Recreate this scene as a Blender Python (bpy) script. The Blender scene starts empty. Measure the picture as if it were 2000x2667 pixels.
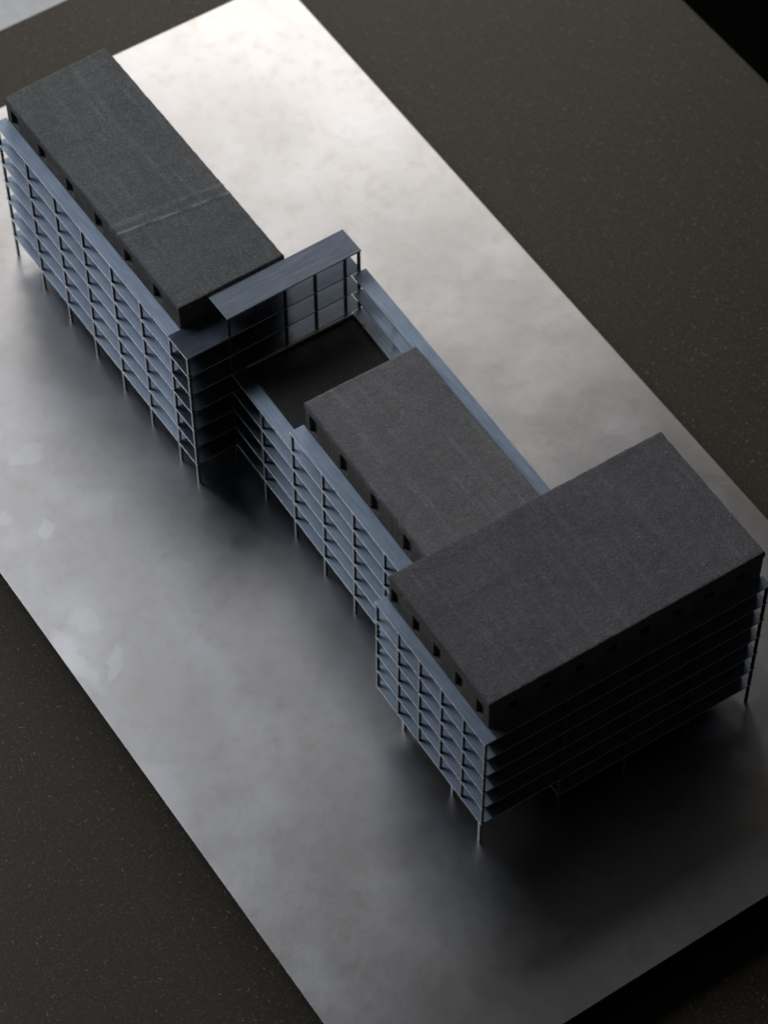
import bpy, bmesh, math, random
from mathutils import Vector, Matrix, noise, Euler

# ------------------------------------------------------------------ units: 1 model storey = U metres
U = 0.0165
R = math.radians
SC = bpy.context.scene
COL = SC.collection

# ------------------------------------------------------------------ camera
cam_d = bpy.data.cameras.new('camera')
cam = bpy.data.objects.new('camera', cam_d)
COL.objects.link(cam)
cam.location = Vector((65.1579, -28.4615, 84.3837)) * U
cam.rotation_euler = Euler((R(34.10832), R(-1.25561), R(54.8513)), 'XYZ')
cam_d.sensor_fit = 'VERTICAL'
cam_d.sensor_height = 36.0
cam_d.lens = 7553.06 / 2667.0 * 36.0
cam_d.shift_x = -233.83 / 2667.0
cam_d.shift_y = 152.36 / 2667.0
cam_d.clip_start = 0.05
cam_d.clip_end = 100.0
cam_d.dof.use_dof = True
cam_d.dof.focus_distance = 96.0 * U
cam_d.dof.aperture_fstop = 11.0
SC.camera = cam

# ------------------------------------------------------------------ world: a dark room
world = bpy.data.worlds.new('World')
SC.world = world
world.use_nodes = True
bg = world.node_tree.nodes['Background']
bg.inputs[0].default_value = (1.0, 0.96, 0.92, 1)
bg.inputs[1].default_value = 0.017

# ------------------------------------------------------------------ window light and an added overhead fill
def area(name, loc, target, sx, sy, power, colour):
    d = bpy.data.lights.new(name, 'AREA')
    d.shape = 'RECTANGLE'
    d.size = sx * U
    d.size_y = sy * U
    d.energy = power
    d.color = colour
    o = bpy.data.objects.new(name, d)
    COL.objects.link(o)
    o.location = Vector(loc) * U
    o.rotation_euler = (Vector(target) - Vector(loc)).to_track_quat('-Z', 'Y').to_euler()
    return o
area('window_light', (-70, 57, 48), (8, 4, 0), 70, 52, 8.3, (1.0, 0.955, 0.90))
area('side_window_light', (-49, -36, 86), (10, 3, 0), 46, 46, 13.0, (0.87, 0.93, 1.0))
area('upper_fill_light', (-46, 17, 92), (10, 0, 0), 56, 42, 1.28, (0.95, 0.96, 1.0))  # added fill, like a ceiling glow, to brighten the lower plate; no window here

SC.view_settings.view_transform = 'Standard'
SC.view_settings.look = 'None'
SC.view_settings.exposure = 0.0
SC.view_settings.gamma = 1.0
SC.view_settings.use_curve_mapping = False
SC.cycles.use_denoising = True
SC.cycles.denoiser = 'OPENIMAGEDENOISE'
SC.cycles.denoising_input_passes = 'RGB_ALBEDO_NORMAL'
SC.cycles.max_bounces = 8

# ------------------------------------------------------------------ node helpers
class NT:
    def __init__(self, name):
        self.m = bpy.data.materials.new(name)
        self.m.use_nodes = True
        self.t = self.m.node_tree
        self.b = self.t.nodes['Principled BSDF']
        self.tc = self.t.nodes.new('ShaderNodeTexCoord')
        self.co = self.n('ShaderNodeMapping', Vector=self.tc.outputs['Object'])
        self.co.inputs['Scale'].default_value = (1 / U, 1 / U, 1 / U)
        self.v = self.co.outputs[0]
    def n(self, typ, **kw):
        nd = self.t.nodes.new(typ)
        for k, v in kw.items():
            self.put(nd, k, v)
        return nd
    def put(self, nd, k, v):
        s = nd.inputs[k]
        if isinstance(v, bpy.types.NodeSocket):
            self.t.links.new(v, s)
        else:
            s.default_value = v
    def math(self, op, a, b=None, c=None, clamp=False):
        nd = self.t.nodes.new('ShaderNodeMath')
        nd.operation = op
        nd.use_clamp = clamp
        for i, x in enumerate((a, b, c)):
            if x is None:
                continue
            if isinstance(x, bpy.types.NodeSocket):
                self.t.links.new(x, nd.inputs[i])
            else:
                nd.inputs[i].default_value = x
        return nd.outputs[0]
    def vmath(self, op, a, b=None):
        nd = self.t.nodes.new('ShaderNodeVectorMath')
        nd.operation = op
        for i, x in enumerate((a, b)):
            if x is None:
                continue
            if isinstance(x, bpy.types.NodeSocket):
                self.t.links.new(x, nd.inputs[i])
            else:
                nd.inputs[i].default_value = x
        return nd.outputs['Value'] if op in ('LENGTH', 'DISTANCE', 'DOT_PRODUCT') else nd.outputs[0]
    def scaled(self, sx, sy, sz, off=(0, 0, 0), rz=0.0):
        m = self.n('ShaderNodeMapping', Vector=self.v)
        m.inputs['Scale'].default_value = (sx, sy, sz)
        m.inputs['Location'].default_value = off
        m.inputs['Rotation'].default_value = (0, 0, rz)
        return m.outputs[0]
    def noise(self, scale, detail=4.0, rough=0.55, vec=None, dist=0.0):
        nd = self.n('ShaderNodeTexNoise', Vector=vec or self.v, Scale=scale, Detail=detail, Roughness=rough, Distortion=dist)
        return nd.outputs['Fac']
    def ramp(self, fac, a, b, lo=0.0, hi=1.0):
        nd = self.n('ShaderNodeMapRange', Value=fac)
        nd.interpolation_type = 'SMOOTHSTEP'
        nd.inputs[1].default_value = a
        nd.inputs[2].default_value = b
        nd.inputs[3].default_value = lo
        nd.inputs[4].default_value = hi
        return nd.outputs[0]
    def mix(self, fac, a, b, mode='MIX'):
        nd = self.t.nodes.new('ShaderNodeMix')
        nd.data_type = 'RGBA'
        nd.blend_type = mode
        for i, x in ((0, fac), (6, a), (7, b)):
            if isinstance(x, bpy.types.NodeSocket):
                self.t.links.new(x, nd.inputs[i])
            else:
                nd.inputs[i].default_value = x if i == 0 else (*x, 1)
        return nd.outputs[2]
    def fleck(self, scale, half_len, half_w, keep):
        """short straight fibres: one per kept Voronoi cell, at a random angle; returns a 0..1 mask"""
        flat = self.n('ShaderNodeMapping', Vector=self.v)
        flat.inputs['Scale'].default_value = (1, 1, 0)
        vo = self.t.nodes.new('ShaderNodeTexVoronoi')
        vo.voronoi_dimensions = '2D'
        self.put(vo, 'Vector', flat.outputs[0])
        self.put(vo, 'Scale', scale)
        p = self.vmath('SUBTRACT', self.vmath('MULTIPLY', flat.outputs[0], (scale,) * 3), self.vmath('MULTIPLY', vo.outputs['Position'], (scale,) * 3))
        sep = self.n('ShaderNodeSeparateColor', Color=vo.outputs['Color'])
        rot = self.t.nodes.new('ShaderNodeVectorRotate')
        rot.rotation_type = 'Z_AXIS'
        self.put(rot, 'Vector', p)
        self.put(rot, 'Angle', self.math('MULTIPLY', sep.outputs[0], 6.283))
        x = self.n('ShaderNodeSeparateXYZ', Vector=rot.outputs[0])
        ln = self.math('MULTIPLY', half_len, self.math('ADD', 0.25, sep.outputs[1]))
        bend = self.math('MULTIPLY', self.math('MULTIPLY', x.outputs[0], x.outputs[0]), self.math('SUBTRACT', sep.outputs[1], 0.5))
        ax = self.math('DIVIDE', self.math('ABSOLUTE', x.outputs[0]), ln)
        ay = self.math('DIVIDE', self.math('ABSOLUTE', self.math('ADD', x.outputs[1], self.math('MULTIPLY', bend, 1.5))), half_w)
        m1 = self.ramp(ax, 0.6, 1.0, 1.0, 0.0)
        m2 = self.ramp(ay, 0.4, 1.0, 1.0, 0.0)
        k = self.math('LESS_THAN', sep.outputs[2], keep)
        return self.math('MULTIPLY', self.math('MULTIPLY', m1, m2), k)
    def bump(self, height, strength, dist):
        nd = self.n('ShaderNodeBump', Height=height, Strength=strength, Distance=dist * U)
        self.put(self.b, 'Normal', nd.outputs[0])
        return nd
    def set(self, **kw):
        for k, v in kw.items():
            self.put(self.b, k.replace('_', ' '), v)

def steel_plate_material():
    k = NT('rolled_steel_sheet')
    big = k.noise(0.16, 4, 0.5, dist=0.2)
    mid = k.noise(0.75, 5, 0.55)
    fine = k.noise(9.0, 4, 0.6)
    mott = k.noise(1.7, 5, 0.6, dist=0.3)
    # wiped-off water marks with edges of their own
    wob = k.n('ShaderNodeTexNoise', Vector=k.v, Scale=1.3, Detail=3.0)
    wv = k.vmath('ADD', k.v, k.vmath('MULTIPLY', k.vmath('SUBTRACT', wob.outputs['Color'], (0.5, 0.5, 0.5)), (1.1, 1.1, 0)))
    blots = None
    for (x, y, rx, ry, a) in ((6.4, -4.5, 0.42, 0.75, 0.0), (9.7, -5.65, 0.50, 0.34, -0.5), (13.7, -6.5, 0.75, 0.55, 0.4), (15.75, -6.5, 0.85, 0.26, -0.65),
                              (8.3, -6.6, 0.5, 0.3, 0.2), (14.9, -7.5, 1.9, 0.40, 0.05)):
        m = k.n('ShaderNodeMapping', Vector=wv)
        m.vector_type = 'TEXTURE'
        m.inputs['Location'].default_value = (x - 13.213, y - 3.983, 0)
        m.inputs['Rotation'].default_value = (0, 0, a)
        m.inputs['Scale'].default_value = (rx, ry, 1)
        d = k.vmath('LENGTH', m.outputs[0])
        s = k.ramp(d, 0.62, 1.0, 1.0, 0.0)
        blots = s if blots is None else k.math('MAXIMUM', blots, s)
    scratch = k.noise(1.0, 3, 0.5, vec=k.scaled(0.6, 26.0, 1.0))
    r = k.math('MULTIPLY_ADD', k.ramp(big, 0.3, 0.7), 0.025, 0.325)
    r = k.math('ADD', r, k.math('MULTIPLY', k.ramp(mid, 0.25, 0.75), 0.022))
    r = k.math('ADD', r, k.math('MULTIPLY', fine, 0.03))
    c = k.mix(k.ramp(big, 0.35, 0.7), (0.60, 0.595, 0.60), (0.69, 0.685, 0.69))
    c = k.mix(k.math('MULTIPLY', k.ramp(mott, 0.45, 0.70), 0.5), c, (0.55, 0.525, 0.50))
    cloud = k.noise(0.33, 4, 0.5, dist=0.3)
    c = k.mix(k.ramp(cloud, 0.48, 0.70, 0.0, 0.45), c, (0.75, 0.755, 0.80))
    c = k.mix(k.math('MULTIPLY', k.ramp(k.noise(0.9, 6, 0.7), 0.5, 0.75), 0.4), c, (0.50, 0.49, 0.48))
    c = k.mix(k.math('MULTIPLY', blots, 0.34), c, (0.82, 0.83, 0.84))
    h = k.math('ADD', k.math('MULTIPLY', fine, 0.5), k.math('MULTIPLY', scratch, 0.35))
    h = k.math('ADD', h, k.math('MULTIPLY', mott, 1.4))
    bp = k.bump(h, 0.06, 0.03)
    g = k.t.nodes.new('ShaderNodeBsdfAnisotropic')       # satin sheet: a soft lobe without a wide haze
    g.distribution = 'BECKMANN'
    k.put(g, 'Color', c)
    k.put(g, 'Roughness', r)
    k.put(g, 'Normal', bp.outputs[0])
    k.t.links.new(g.outputs[0], k.t.nodes['Material Output'].inputs['Surface'])
    return k.m

def slab_material(name, brush_along, tone=1.0):
    """blued sheet metal with a drawn grain: the highlight spreads across the grain"""
    k = NT(name)
    sc = (0.8, 24.0, 24.0) if brush_along == 'x' else (24.0, 0.8, 24.0)
    br = k.noise(1.0, 3, 0.6, vec=k.scaled(*sc))
    br2 = k.noise(1.0, 2, 0.5, vec=k.scaled(*(q * 0.33 for q in sc)))
    cl = k.noise(1.1, 4, 0.6)
    fine = k.noise(22.0, 3, 0.6)
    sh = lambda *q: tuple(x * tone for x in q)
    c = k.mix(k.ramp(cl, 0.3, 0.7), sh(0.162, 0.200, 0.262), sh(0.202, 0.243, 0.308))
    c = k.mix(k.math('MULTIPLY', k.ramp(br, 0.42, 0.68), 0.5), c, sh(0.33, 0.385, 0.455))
    k.set(Base_Color=c, Metallic=0.8, Anisotropic=0.72)
    k.set(Roughness=k.math('MULTIPLY_ADD', cl, 0.12, 0.45))
    tg = k.t.nodes.new('ShaderNodeCombineXYZ')
    tg.inputs[0].default_value, tg.inputs[1].default_value = (0.0, 1.0) if brush_along == 'x' else (1.0, 0.0)
    vt = k.t.nodes.new('ShaderNodeVectorTransform')
    vt.vector_type, vt.convert_from, vt.convert_to = 'VECTOR', 'OBJECT', 'WORLD'
    k.put(vt, 'Vector', tg.outputs[0])
    k.put(k.b, 'Tangent', vt.outputs[0])
    h = k.math('ADD', k.math('MULTIPLY', br, 1.0), k.math('ADD', br2, k.math('MULTIPLY', fine, 0.3)))
    k.bump(h, 0.2, 0.012)
    return k.m

def post_material():
    k = NT('blackened_steel')
    n1 = k.noise(14.0, 4, 0.6)
    c = k.mix(n1, (0.035, 0.036, 0.04), (0.075, 0.078, 0.085))
    k.set(Base_Color=c, Metallic=0.6, Roughness=0.45)
    k.bump(n1, 0.3, 0.01)
    return k.m

def concrete_material(name, a, b, fleck_c, crest=False):
    k = NT(name)
    cl = k.noise(0.55, 6, 0.62)
    mid = k.noise(3.2, 5, 0.65)
    gr = k.noise(15.0, 5, 0.78)
    gr2 = k.noise(60.0, 2, 0.6)
    c = k.mix(k.ramp(cl, 0.3, 0.7), a, b)
    c = k.mix(k.math('MULTIPLY', k.ramp(mid, 0.4, 0.8), 0.4), c, tuple(x * 1.5 for x in b))
    c = k.mix(k.ramp(gr, 0.42, 0.60, 0.0, 0.7), c, tuple(x * 0.45 for x in a))
    f1 = k.fleck(6.0, 0.34, 0.07, 0.45)
    f2 = k.fleck(10.0, 0.40, 0.10, 0.5)
    sp = k.math('MAXIMUM', k.ramp(gr2, 0.60, 0.70), k.ramp(k.noise(15.0, 2, 0.6), 0.60, 0.70))
    fl = k.math('MAXIMUM', k.math('MAXIMUM', f1, f2), sp)
    st = k.noise(1.0, 4, 0.6, vec=k.scaled(0.35, 5.0, 1.0))
    st2 = k.noise(1.0, 3, 0.6, vec=k.scaled(3.0, 0.3, 1.0))
    c = k.mix(k.ramp(st, 0.5, 0.75, 0.0, 0.35), c, tuple(x * 1.7 for x in b))
    c = k.mix(k.ramp(st2, 0.52, 0.72, 0.0, 0.3), c, tuple(x * 0.6 for x in a))
    c = k.mix(k.math('MULTIPLY', fl, 0.55), c, fleck_c)
    if crest:                                   # pale laitance left along the two mould creases of the far roof
        p = k.n('ShaderNodeSeparateXYZ', Vector=k.v)
        cx = k.math('MULTIPLY_ADD', p.outputs[1], 0.1333, 5.70 - 4.0 + 0.1333 * 1.7)
        d = k.math('SUBTRACT', p.outputs[0], cx)
        wear = k.ramp(k.noise(2.0, 4, 0.6), 0.35, 0.6)
        l1 = k.ramp(k.math('ABSOLUTE', d), 0.02, 0.085, 0.55, 0.0)
        l2 = k.ramp(k.math('ABSOLUTE', k.math('ADD', d, 0.42)), 0.05, 0.20, 0.22, 0.0)
        c = k.mix(k.math('MULTIPLY', k.math('MAXIMUM', l1, l2), wear), c, (0.42, 0.42, 0.41))
    pit = k.noise(8.0, 1, 0.4)
    pitm = k.ramp(pit, 0.78, 0.81)
    c = k.mix(k.math('MULTIPLY', pitm, 0.8), c, (0.012, 0.012, 0.012))
    k.set(Base_Color=c, Roughness=0.8)
    k.b.inputs['Specular IOR Level'].default_value = 0.35
    h = k.math('ADD', k.math('MULTIPLY', gr, 1.0), k.math('MULTIPLY', mid, 1.2))
    h = k.math('ADD', h, k.math('MULTIPLY', fl, 0.3))
    h = k.math('SUBTRACT', h, pitm)
    k.bump(h, 0.9, 0.045)
    return k.m

def table_material():
    k = NT('black_fibreboard')
    cl = k.noise(0.35, 5, 0.6)
    blot = k.noise(2.6, 5, 0.65)
    gr = k.noise(18.0, 5, 0.75)
    c = k.mix(cl, (0.022, 0.0175, 0.0115), (0.032, 0.0255, 0.017))
    c = k.mix(k.ramp(blot, 0.45, 0.75, 0.0, 0.5), c, (0.052, 0.040, 0.026))
    c = k.mix(k.ramp(gr, 0.4, 0.65, 0.0, 0.7), c, (0.008, 0.0065, 0.0045))
    f1 = k.fleck(1.9, 0.15, 0.034, 0.36)
    f2 = k.fleck(4.2, 0.22, 0.060, 0.55)
    f3 = k.fleck(7.5, 0.34, 0.085, 0.55)
    c = k.mix(k.math('MULTIPLY', f1, 0.8), c, (0.30, 0.24, 0.17))
    c = k.mix(k.math('MULTIPLY', f2, 0.65), c, (0.22, 0.18, 0.13))
    c = k.mix(k.math('MULTIPLY', f3, 0.75), c, (0.15, 0.13, 0.10))
    k.set(Base_Color=c, Roughness=k.math('MULTIPLY_ADD', blot, 0.12, 0.45))
    k.b.inputs['Specular Tint'].default_value = (1.0, 0.91, 0.79, 1)
    k.b.inputs['Specular IOR Level'].default_value = 0.43
    k.bump(k.math('ADD', gr, k.math('MULTIPLY', blot, 0.5)), 0.35, 0.02)
    return k.m

def plain(name, c, rough, metal=0.0, spec=0.5):
    k = NT(name)
    n1 = k.noise(2.0, 5, 0.6)
    col = k.mix(k.ramp(n1, 0.3, 0.7), tuple(x * 0.88 for x in c), c)
    k.set(Base_Color=col, Roughness=rough, Metallic=metal)
    k.b.inputs['Specular IOR Level'].default_value = spec
    return k.m

M_PLATE = steel_plate_material()
M_SLAB = slab_material('blued_sheet_long_grain', 'x')
M_SLABY = slab_material('blued_sheet_cross_grain_shaded', 'y', 0.72)  # same sheet toned down: shade on the end and side slabs put into the colour
M_SLABT = slab_material('blued_sheet_cross_grain_lit', 'y', 1.0)  # lit copy of the cross-grain sheet, full tone for the open top slab
M_POST = post_material()
M_CONC_A = concrete_material('black_concrete', (0.129, 0.131, 0.135), (0.170, 0.171, 0.174), (0.52, 0.53, 0.53), True)
M_CONC_B = concrete_material('grey_concrete', (0.184, 0.180, 0.183), (0.228, 0.223, 0.225), (0.55, 0.54, 0.54))
M_CONC_C = concrete_material('violet_grey_concrete', (0.127, 0.121, 0.128), (0.162, 0.157, 0.164), (0.44, 0.43, 0.43))
M_CONC_D = concrete_material('shaded_concrete', (0.034, 0.033, 0.033), (0.048, 0.046, 0.045), (0.12, 0.12, 0.12))  # concrete in a darker tone: shade of the court and undercroft put into the colour
M_WALL = concrete_material('cast_wall_concrete', (0.15, 0.138, 0.126), (0.195, 0.18, 0.165), (0.36, 0.34, 0.31))
M_TABLE = table_material()
M_PANE = plain('dark_opening', (0.008, 0.008, 0.009), 0.5)
M_RIM = plain('pale_card_edging', (0.55, 0.55, 0.54), 0.6)
M_EDGE = plain('sheared_metal_edge', (0.68, 0.69, 0.71), 0.5, 0.9)
M_LEG = plain('bare_metal_leg', (0.32, 0.33, 0.34), 0.5, 0.7)
M_SILL = plain('pale_grey_paint', (0.66, 0.67, 0.67), 0.6)
M_FLOOR = plain('dark_floor', (0.003, 0.003, 0.0035), 0.9, 0.0, 0.02)

# ------------------------------------------------------------------ object helpers
def link(name, me, mat, parent=None, loc=(0, 0, 0)):
    o = bpy.data.objects.new(name, me)
    COL.objects.link(o)
    if mat is not None and not me.materials:
        me.materials.append(mat)
    if parent is not None:
        o.parent = parent
    o.location = Vector(loc) * U
    return o

def thing(name, label, cat, pivot, rz=0.0, group=None):
    o = bpy.data.objects.new(name, None)
    COL.objects.link(o)
    o.empty_display_size = 0.02
    o.location = Vector(pivot) * U
    o.rotation_euler = (0, 0, rz)
    o['label'] = label
    o['category'] = cat
    if group:
        o['group'] = group
    o['_pivot'] = list(pivot)
    return o

def box_mesh(name, x0, x1, y0, y1, z0, z1, ch=0.008, seg=2):
    bm = bmesh.new()
    r = bmesh.ops.create_cube(bm, size=1.0)
    for v in bm.verts:
        v.co = Vector(((x0 + x1) / 2 + v.co.x * (x1 - x0), (y0 + y1) / 2 + v.co.y * (y1 - y0), (z0 + z1) / 2 + v.co.z * (z1 - z0))) * U
    if ch > 0:
        bmesh.ops.bevel(bm, geom=list(bm.edges), offset=ch * U, segments=seg, affect='EDGES', profile=0.5)
    me = bpy.data.meshes.new(name)
    bm.to_mesh(me)
    bm.free()
    if ch > 0:
        for p in me.polygons:
            p.use_smooth = False
    return me

def part_box(parent, name, x0, x1, y0, y1, z0, z1, mat, ch=0.008, edge=None):
    p = parent['_pivot'] if '_pivot' in parent.keys() else (0, 0, 0)
    # mesh centred on its own place so that the part's origin lies at its foot
    cx, cy = (x0 + x1) / 2, (y0 + y1) / 2
    me = box_mesh(name, x0 - cx, x1 - cx, y0 - cy, y1 - cy, 0, z1 - z0, ch)
    if edge is not None:                       # the sheared rim of a sheet is bare metal
        me.materials.append(mat)
        me.materials.append(edge)
        for f in me.polygons:
            if abs(f.normal.z) < 0.9:
                f.material_index = 1
    return link(name, me, mat, parent, (cx - p[0], cy - p[1], z0 - p[2]))

_posts = {}
def post(parent, x, y, z0, z1, w=0.095, name='column', mat=None):
    key = (round(z1 - z0, 3), w, name)
    p = parent['_pivot']
    if key not in _posts:
        _posts[key] = box_mesh(name, -w / 2, w / 2, -w / 2, w / 2, 0, z1 - z0, 0.008, 1)
    return link(name, _posts[key], mat or M_POST, parent, (x - p[0], y - p[1], z0 - p[2]))

def cap_mesh(name, x0, x1, y0, y1, z, seed, bump_fn=None, step=0.07, skirt=0.27, skew=0.0):
    """cast roof: gridded top with rounded, slightly ragged edges and a short skirt"""
    prof = [(0.0, skirt), (0.0, skirt * 0.6), (0.004, 0.05), (0.02, 0.015)]
    def axis(a, b):
        n = max(4, int((b - a - 0.1) / step))
        mid = [a + 0.05 + (b - a - 0.1) * i / n for i in range(n + 1)]
        lo = [(a + i, d) for i, d in prof]
        hi = [(b - i, d) for i, d in reversed(prof)]
        return lo + [(m, 0.0) for m in mid] + hi
    ax, ay = axis(x0, x1), axis(y0, y1)
    vs, fs = [], []
    for i, (x, dx) in enumerate(ax):
        for j, (y, dy) in enumerate(ay):
            d = max(dx, dy)
            q = Vector((x * 1.0 + seed * 7.1, y * 1.0, d * 3))
            big = noise.noise(q * 0.5) * 0.022
            med = noise.noise(q * 2.3) * 0.010
            fin = noise.noise(q * 8.0) * 0.005
            zz = z - d + big + med + fin
            if bump_fn and d < 0.03:
                zz += bump_fn(x, y)
            ox = noise.noise(q * 3.1 + Vector((9, 2, 5))) * 0.016 + noise.noise(q * 9.0) * 0.008
            oy = noise.noise(q * 3.1 + Vector((3, 8, 1))) * 0.016 + noise.noise(q * 9.0 + Vector((4, 4, 4))) * 0.008
            sk = -skew * (y - (y0 + y1) / 2) * (x1 - x) / (x1 - x0)
            vs.append(Vector((x + ox + sk, y + oy, zz)) * U)
    ny = len(ay)
    for i in range(len(ax) - 1):
        for j in range(ny - 1):
            fs.append((i * ny + j, (i + 1) * ny + j, (i + 1) * ny + j + 1, i * ny + j + 1))
    me = bpy.data.meshes.new(name)
    me.from_pydata(vs, [], fs)
    for p in me.polygons:
        p.use_smooth = True
    me.validate()
    return me

def wall_mesh(name, x0, x1, y0, y1, z0, z1, win_front=(), win_side=(), depth=0.22, cut=None):
    """four cast walls and an underside; window openings are real recesses with jambs.
    win_front: (xa, xb, za, zb) in the -Y face; win_side: (ya, yb, za, zb) in the +X face"""
    vs, fs = [], []
    def quad(a, b, c, d):
        i = len(vs)
        vs.extend(Vector(q) * U for q in (a, b, c, d))
        fs.append((i, i + 1, i + 2, i + 3))
    def face(u0, u1, wins, P):
        us = sorted({u0, u1, *[w[0] for w in wins], *[w[1] for w in wins]})
        zs = sorted({z0, z1, *[w[2] for w in wins], *[w[3] for w in wins]})
        for a, b in zip(us, us[1:]):
            for c, d in zip(zs, zs[1:]):
                m, n = (a + b) / 2, (c + d) / 2
                if any(w[0] < m < w[1] and w[2] < n < w[3] for w in wins):
                    continue
                quad(P(a, 0, c), P(b, 0, c), P(b, 0, d), P(a, 0, d))
        for a, b, c, d in wins:
            quad(P(a, 0, c), P(a, 0, d), P(a, depth, d), P(a, depth, c))
            quad(P(b, 0, c), P(b, depth, c), P(b, depth, d), P(b, 0, d))
            quad(P(a, 0, c), P(a, depth, c), P(b, depth, c), P(b, 0, c))
            quad(P(a, 0, d), P(b, 0, d), P(b, depth, d), P(a, depth, d))
            quad(P(a, depth, c), P(a, depth, d), P(b, depth, d), P(b, depth, c))
    face(x0, x1, win_front, lambda u, d, z: (u, y0 + d, z))
    face(y0, y1, win_side, lambda u, d, z: (x1 - d, u, z))
    quad((x1, y1, z0), (x0, y1, z0), (x0, y1, z1), (x1, y1, z1))
    quad((x0, y1, z0), (x0, y0, z0), (x0, y0, z1), (x0, y1, z1))
    quad((x0, y0, z0), (x0, y1, z0), (x1, y1, z0), (x1, y0, z0))
    quad((x0, y0, z1), (x1, y0, z1), (x1, y1, z1), (x0, y1, z1))
    me = bpy.data.meshes.new(name)
    me.from_pydata(vs, [], fs)
    me.validate()
    return me

def shift(me, p):
    me.transform(Matrix.Translation(Vector((-p[0], -p[1], -p[2])) * U))
    return me

def concrete_block(parent, x0, x1, y0, y1, z0, zr, mat, seed, wf=(), ws=(), bump_fn=None, skew=0.0):
    p = parent['_pivot']
    walls = shift(wall_mesh('concrete_block', x0 + 0.012 + 2.2 * skew, x1 - 0.035, y0 + 0.035, y1 - 0.02, z0, zr - 0.12, wf, ws), p)
    o = link('concrete_block', walls, M_WALL, parent)
    r = link('roof', shift(cap_mesh('roof', x0, x1, y0, y1, zr, seed, bump_fn, skew=skew), p), mat, o)
    for (a, b, c, d) in wf:
        me = shift(box_mesh('window', a + 0.01, b - 0.01, y0 + 0.17, y0 + 0.20, c + 0.01, d - 0.01, 0.0), p)
        link('window', me, M_PANE, o)
    for (a, b, c, d) in ws:
        me = shift(box_mesh('window', x1 - 0.20, x1 - 0.17, a + 0.01, b - 0.01, c + 0.01, d - 0.01, 0.0), p)
        link('window', me, M_PANE, o)
    return o

T = 0.05                       # sheet thickness of the floor slabs
H0 = 1.1336                    # top of the lowest slab above the base plate
def L(k): return H0 + k

# ------------------------------------------------------------------ setting: table, dark floor, pale sill by the window
def setting(name, me, mat):
    o = link(name, me, mat)
    o['kind'] = 'structure'
    return o
ZT = -1.6                     # table top
setting('table_top', box_mesh('table_top', -14.03, 62.0, -62.0, 30.19, ZT - 1.1, ZT, 0.05, 2), M_TABLE)
setting('window_sill', box_mesh('window_sill', -46.0, -14.6, -30.0, 16.0, -6.0, -3.2, 0.1, 2), M_SILL)
setting('floor', box_mesh('floor', -140.0, 140.0, -140.0, 140.0, -46.0, -44.5, 0.0), M_FLOOR)

# ------------------------------------------------------------------ steel base plate on a recessed packing board
plate = thing('base_plate', 'large rolled steel sheet with faint water marks under the model buildings', 'metal plate', (24, 0, 0), -0.010)
part_box(plate, 'steel_sheet', -8.9125, 35.339, -7.894, 15.861, -0.13, 0.0, M_PLATE, 0.007)
part_box(plate, 'packing_board', -7.6, 34.0, -6.6, 14.6, ZT, -0.135, M_FLOOR, 0.0)

# ------------------------------------------------------------------ far wing
A = thing('model_building', 'long model building with ridged charcoal roof and seven metal balcony slabs, in the back', 'model building', (4, 2.5, 0), 0.0, 'wings of the building model')
AX = [-2.0465, 0.0, 1.9198, 3.8245, 5.767, 7.7087, 9.643, 10.8643]
wA = [(x, x + 0.52, 7.16, 7.84) for x in (-1.745, 0.178, 2.085, 4.028, 5.977, 7.89)]
def ridges(x, y):
    t = (y - 0.8) / 3.6
    c = 5.70 + 0.48 * t
    h = 0.045 * math.exp(-((x - c) / 0.06) ** 2) * (0.5 + 0.5 * min(1, max(0, t)))
    h += 0.03 * math.exp(-((x - c + 0.42) / 0.10) ** 2) * min(1, max(0, t))
    h -= 0.012 * math.exp(-((x - 2.7 - 0.3 * t) / 0.25) ** 2)
    return h
concrete_block(A, -2.12, 9.6248, 0.511, 4.757, L(0) - T - 0.01, 8.2196, M_CONC_A, 1, wA, (), ridges, 0.03)
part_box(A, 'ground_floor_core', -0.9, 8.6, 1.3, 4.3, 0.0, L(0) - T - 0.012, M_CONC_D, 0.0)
for k in range(7):
    part_box(A, 'balcony_slab', -2.12, AX[6] - 0.003, 0.0, 0.52, L(k) - T, L(k), M_SLAB, 0.008, M_EDGE)
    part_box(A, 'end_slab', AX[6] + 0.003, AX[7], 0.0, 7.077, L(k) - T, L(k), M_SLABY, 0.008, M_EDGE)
part_box(A, 'top_slab', 9.718, AX[7] + 0.01, 1.66, 7.09, L(7) - T, L(7) + 0.01, M_SLABT, 0.014, M_EDGE)
for i, x in enumerate(AX):
    xx = x - 0.06 if i == 7 else (x + 0.05 if i == 0 else x)
    post(A, xx, 0.065, 0.0, L(6) - T - 0.002)
for y in (1.72, 2.80, 4.00, 5.2245, 6.4465, 7.02):
    post(A, AX[7] - 0.06, y, 0.0, L(7) - T - 0.002)

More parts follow.
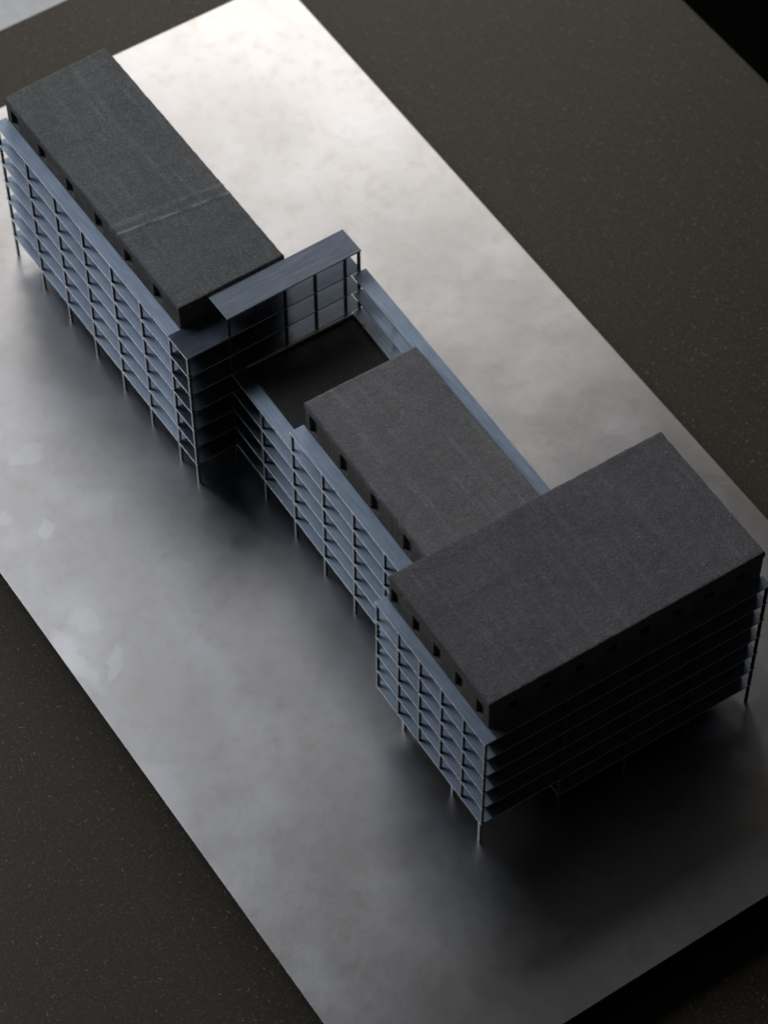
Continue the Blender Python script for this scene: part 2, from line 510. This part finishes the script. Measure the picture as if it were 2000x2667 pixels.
# ------------------------------------------------------------------ middle wing with its sunken court
B = thing('model_building', 'low middle model building with sunken dark roof court and smooth grey roof', 'model building', (16.7, 1.6, 0), -0.0237, 'wings of the building model')
BX = [12.7477, 14.7271, 16.6899, 18.6139, 20.5116, 22.42]
wB = [(x, x + 0.46, 6.17, 7.06) for x in (15.06, 16.95, 18.85, 20.80)]
concrete_block(B, 14.794, 22.66, 2.091, 6.525, L(0) - T - 0.01, 7.4661, M_CONC_B, 2, wB)
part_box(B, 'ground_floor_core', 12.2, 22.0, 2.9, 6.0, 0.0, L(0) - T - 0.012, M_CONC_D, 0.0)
for k in range(6):
    part_box(B, 'balcony_slab', 10.90 if k < 5 else 14.70, 22.55, 1.53, 2.10, L(k) - T, L(k), M_SLAB, 0.008, M_EDGE)
for k in range(7):
    part_box(B, 'gallery_slab', 10.78, 22.62, 6.53, 7.10, L(k) - T, L(k), M_SLAB, 0.008, M_EDGE)
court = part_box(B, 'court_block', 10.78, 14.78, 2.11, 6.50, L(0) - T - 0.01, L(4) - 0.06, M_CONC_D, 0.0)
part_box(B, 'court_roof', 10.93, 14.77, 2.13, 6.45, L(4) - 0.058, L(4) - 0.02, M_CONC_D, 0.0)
part_box(B, 'rim', 10.88, 10.925, 2.13, 6.52, L(4) - 0.058, L(4) + 0.07, M_RIM, 0.006)
part_box(B, 'rim', 10.93, 11.50, 6.455, 6.515, L(4) - 0.058, L(4) + 0.07, M_RIM, 0.006)
part_box(B, 'rim', 11.66, 14.76, 6.455, 6.515, L(4) - 0.058, L(4) + 0.07, M_RIM, 0.006)
for i, x in enumerate(BX):
    post(B, x + (0.03 if i == 1 else 0.0), 1.595, 0.0, (L(4) if i < 1 else L(5)) - T - 0.002)
for x in (12.75, 14.73, 16.69, 18.61, 20.51, 22.4):
    post(B, x, 7.03, 0.0, L(6) - T - 0.002)

# ------------------------------------------------------------------ near wing
C = thing('model_building', 'wide near model building with broad violet grey roof and deep black slab side', 'model building', (24, 0, 0), -0.0278, 'wings of the building model')
CX = [22.5399, 23.8685, 25.125, 26.382, 27.639, 28.8969]
wC = [(x, x + 0.39, 7.18, 7.97) for x in (22.84, 24.09, 25.29, 26.54, 27.72)]
wS = [(y, y + 0.36, 7.42, 7.90) for y in (0.9, 2.15, 3.4, 4.65, 5.9, 7.15, 8.4, 9.65)]
concrete_block(C, 22.7135, 28.4421, 0.1126, 10.689, L(1) - T - 0.01, 8.5108, M_CONC_C, 3, wC, wS)
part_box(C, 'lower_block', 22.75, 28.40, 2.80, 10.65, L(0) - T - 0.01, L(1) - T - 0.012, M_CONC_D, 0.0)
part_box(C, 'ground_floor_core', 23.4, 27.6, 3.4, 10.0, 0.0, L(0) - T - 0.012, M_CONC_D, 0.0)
for k in range(7):
    if k > 0:
        part_box(C, 'balcony_slab', CX[0], CX[5], -0.298, 0.12, L(k) - T, L(k), M_SLAB, 0.008, M_EDGE)
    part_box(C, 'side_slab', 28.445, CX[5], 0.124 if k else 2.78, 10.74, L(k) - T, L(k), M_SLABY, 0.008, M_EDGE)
for i, x in enumerate(CX):
    xx = x + 0.06 if i == 0 else (x - 0.06 if i == 5 else x)
    post(C, xx, -0.235, L(1), L(6) - T - 0.002)
for y in (2.84, 5.50, 8.05, 10.65):
    post(C, CX[5] - 0.06, y, 0.0, L(6) - T - 0.002)
post(C, 28.42, 0.02, 0.0, L(1) - T - 0.002, 0.12, 'leg', M_LEG)
post(C, 26.40, 0.30, 0.0, L(1) - T - 0.002, 0.12, 'leg', M_LEG)
post(C, 23.40, 0.30, 0.0, L(1) - T - 0.002, 0.12, 'leg', M_LEG)

for o in (plate, A, B, C):
    del o['_pivot']
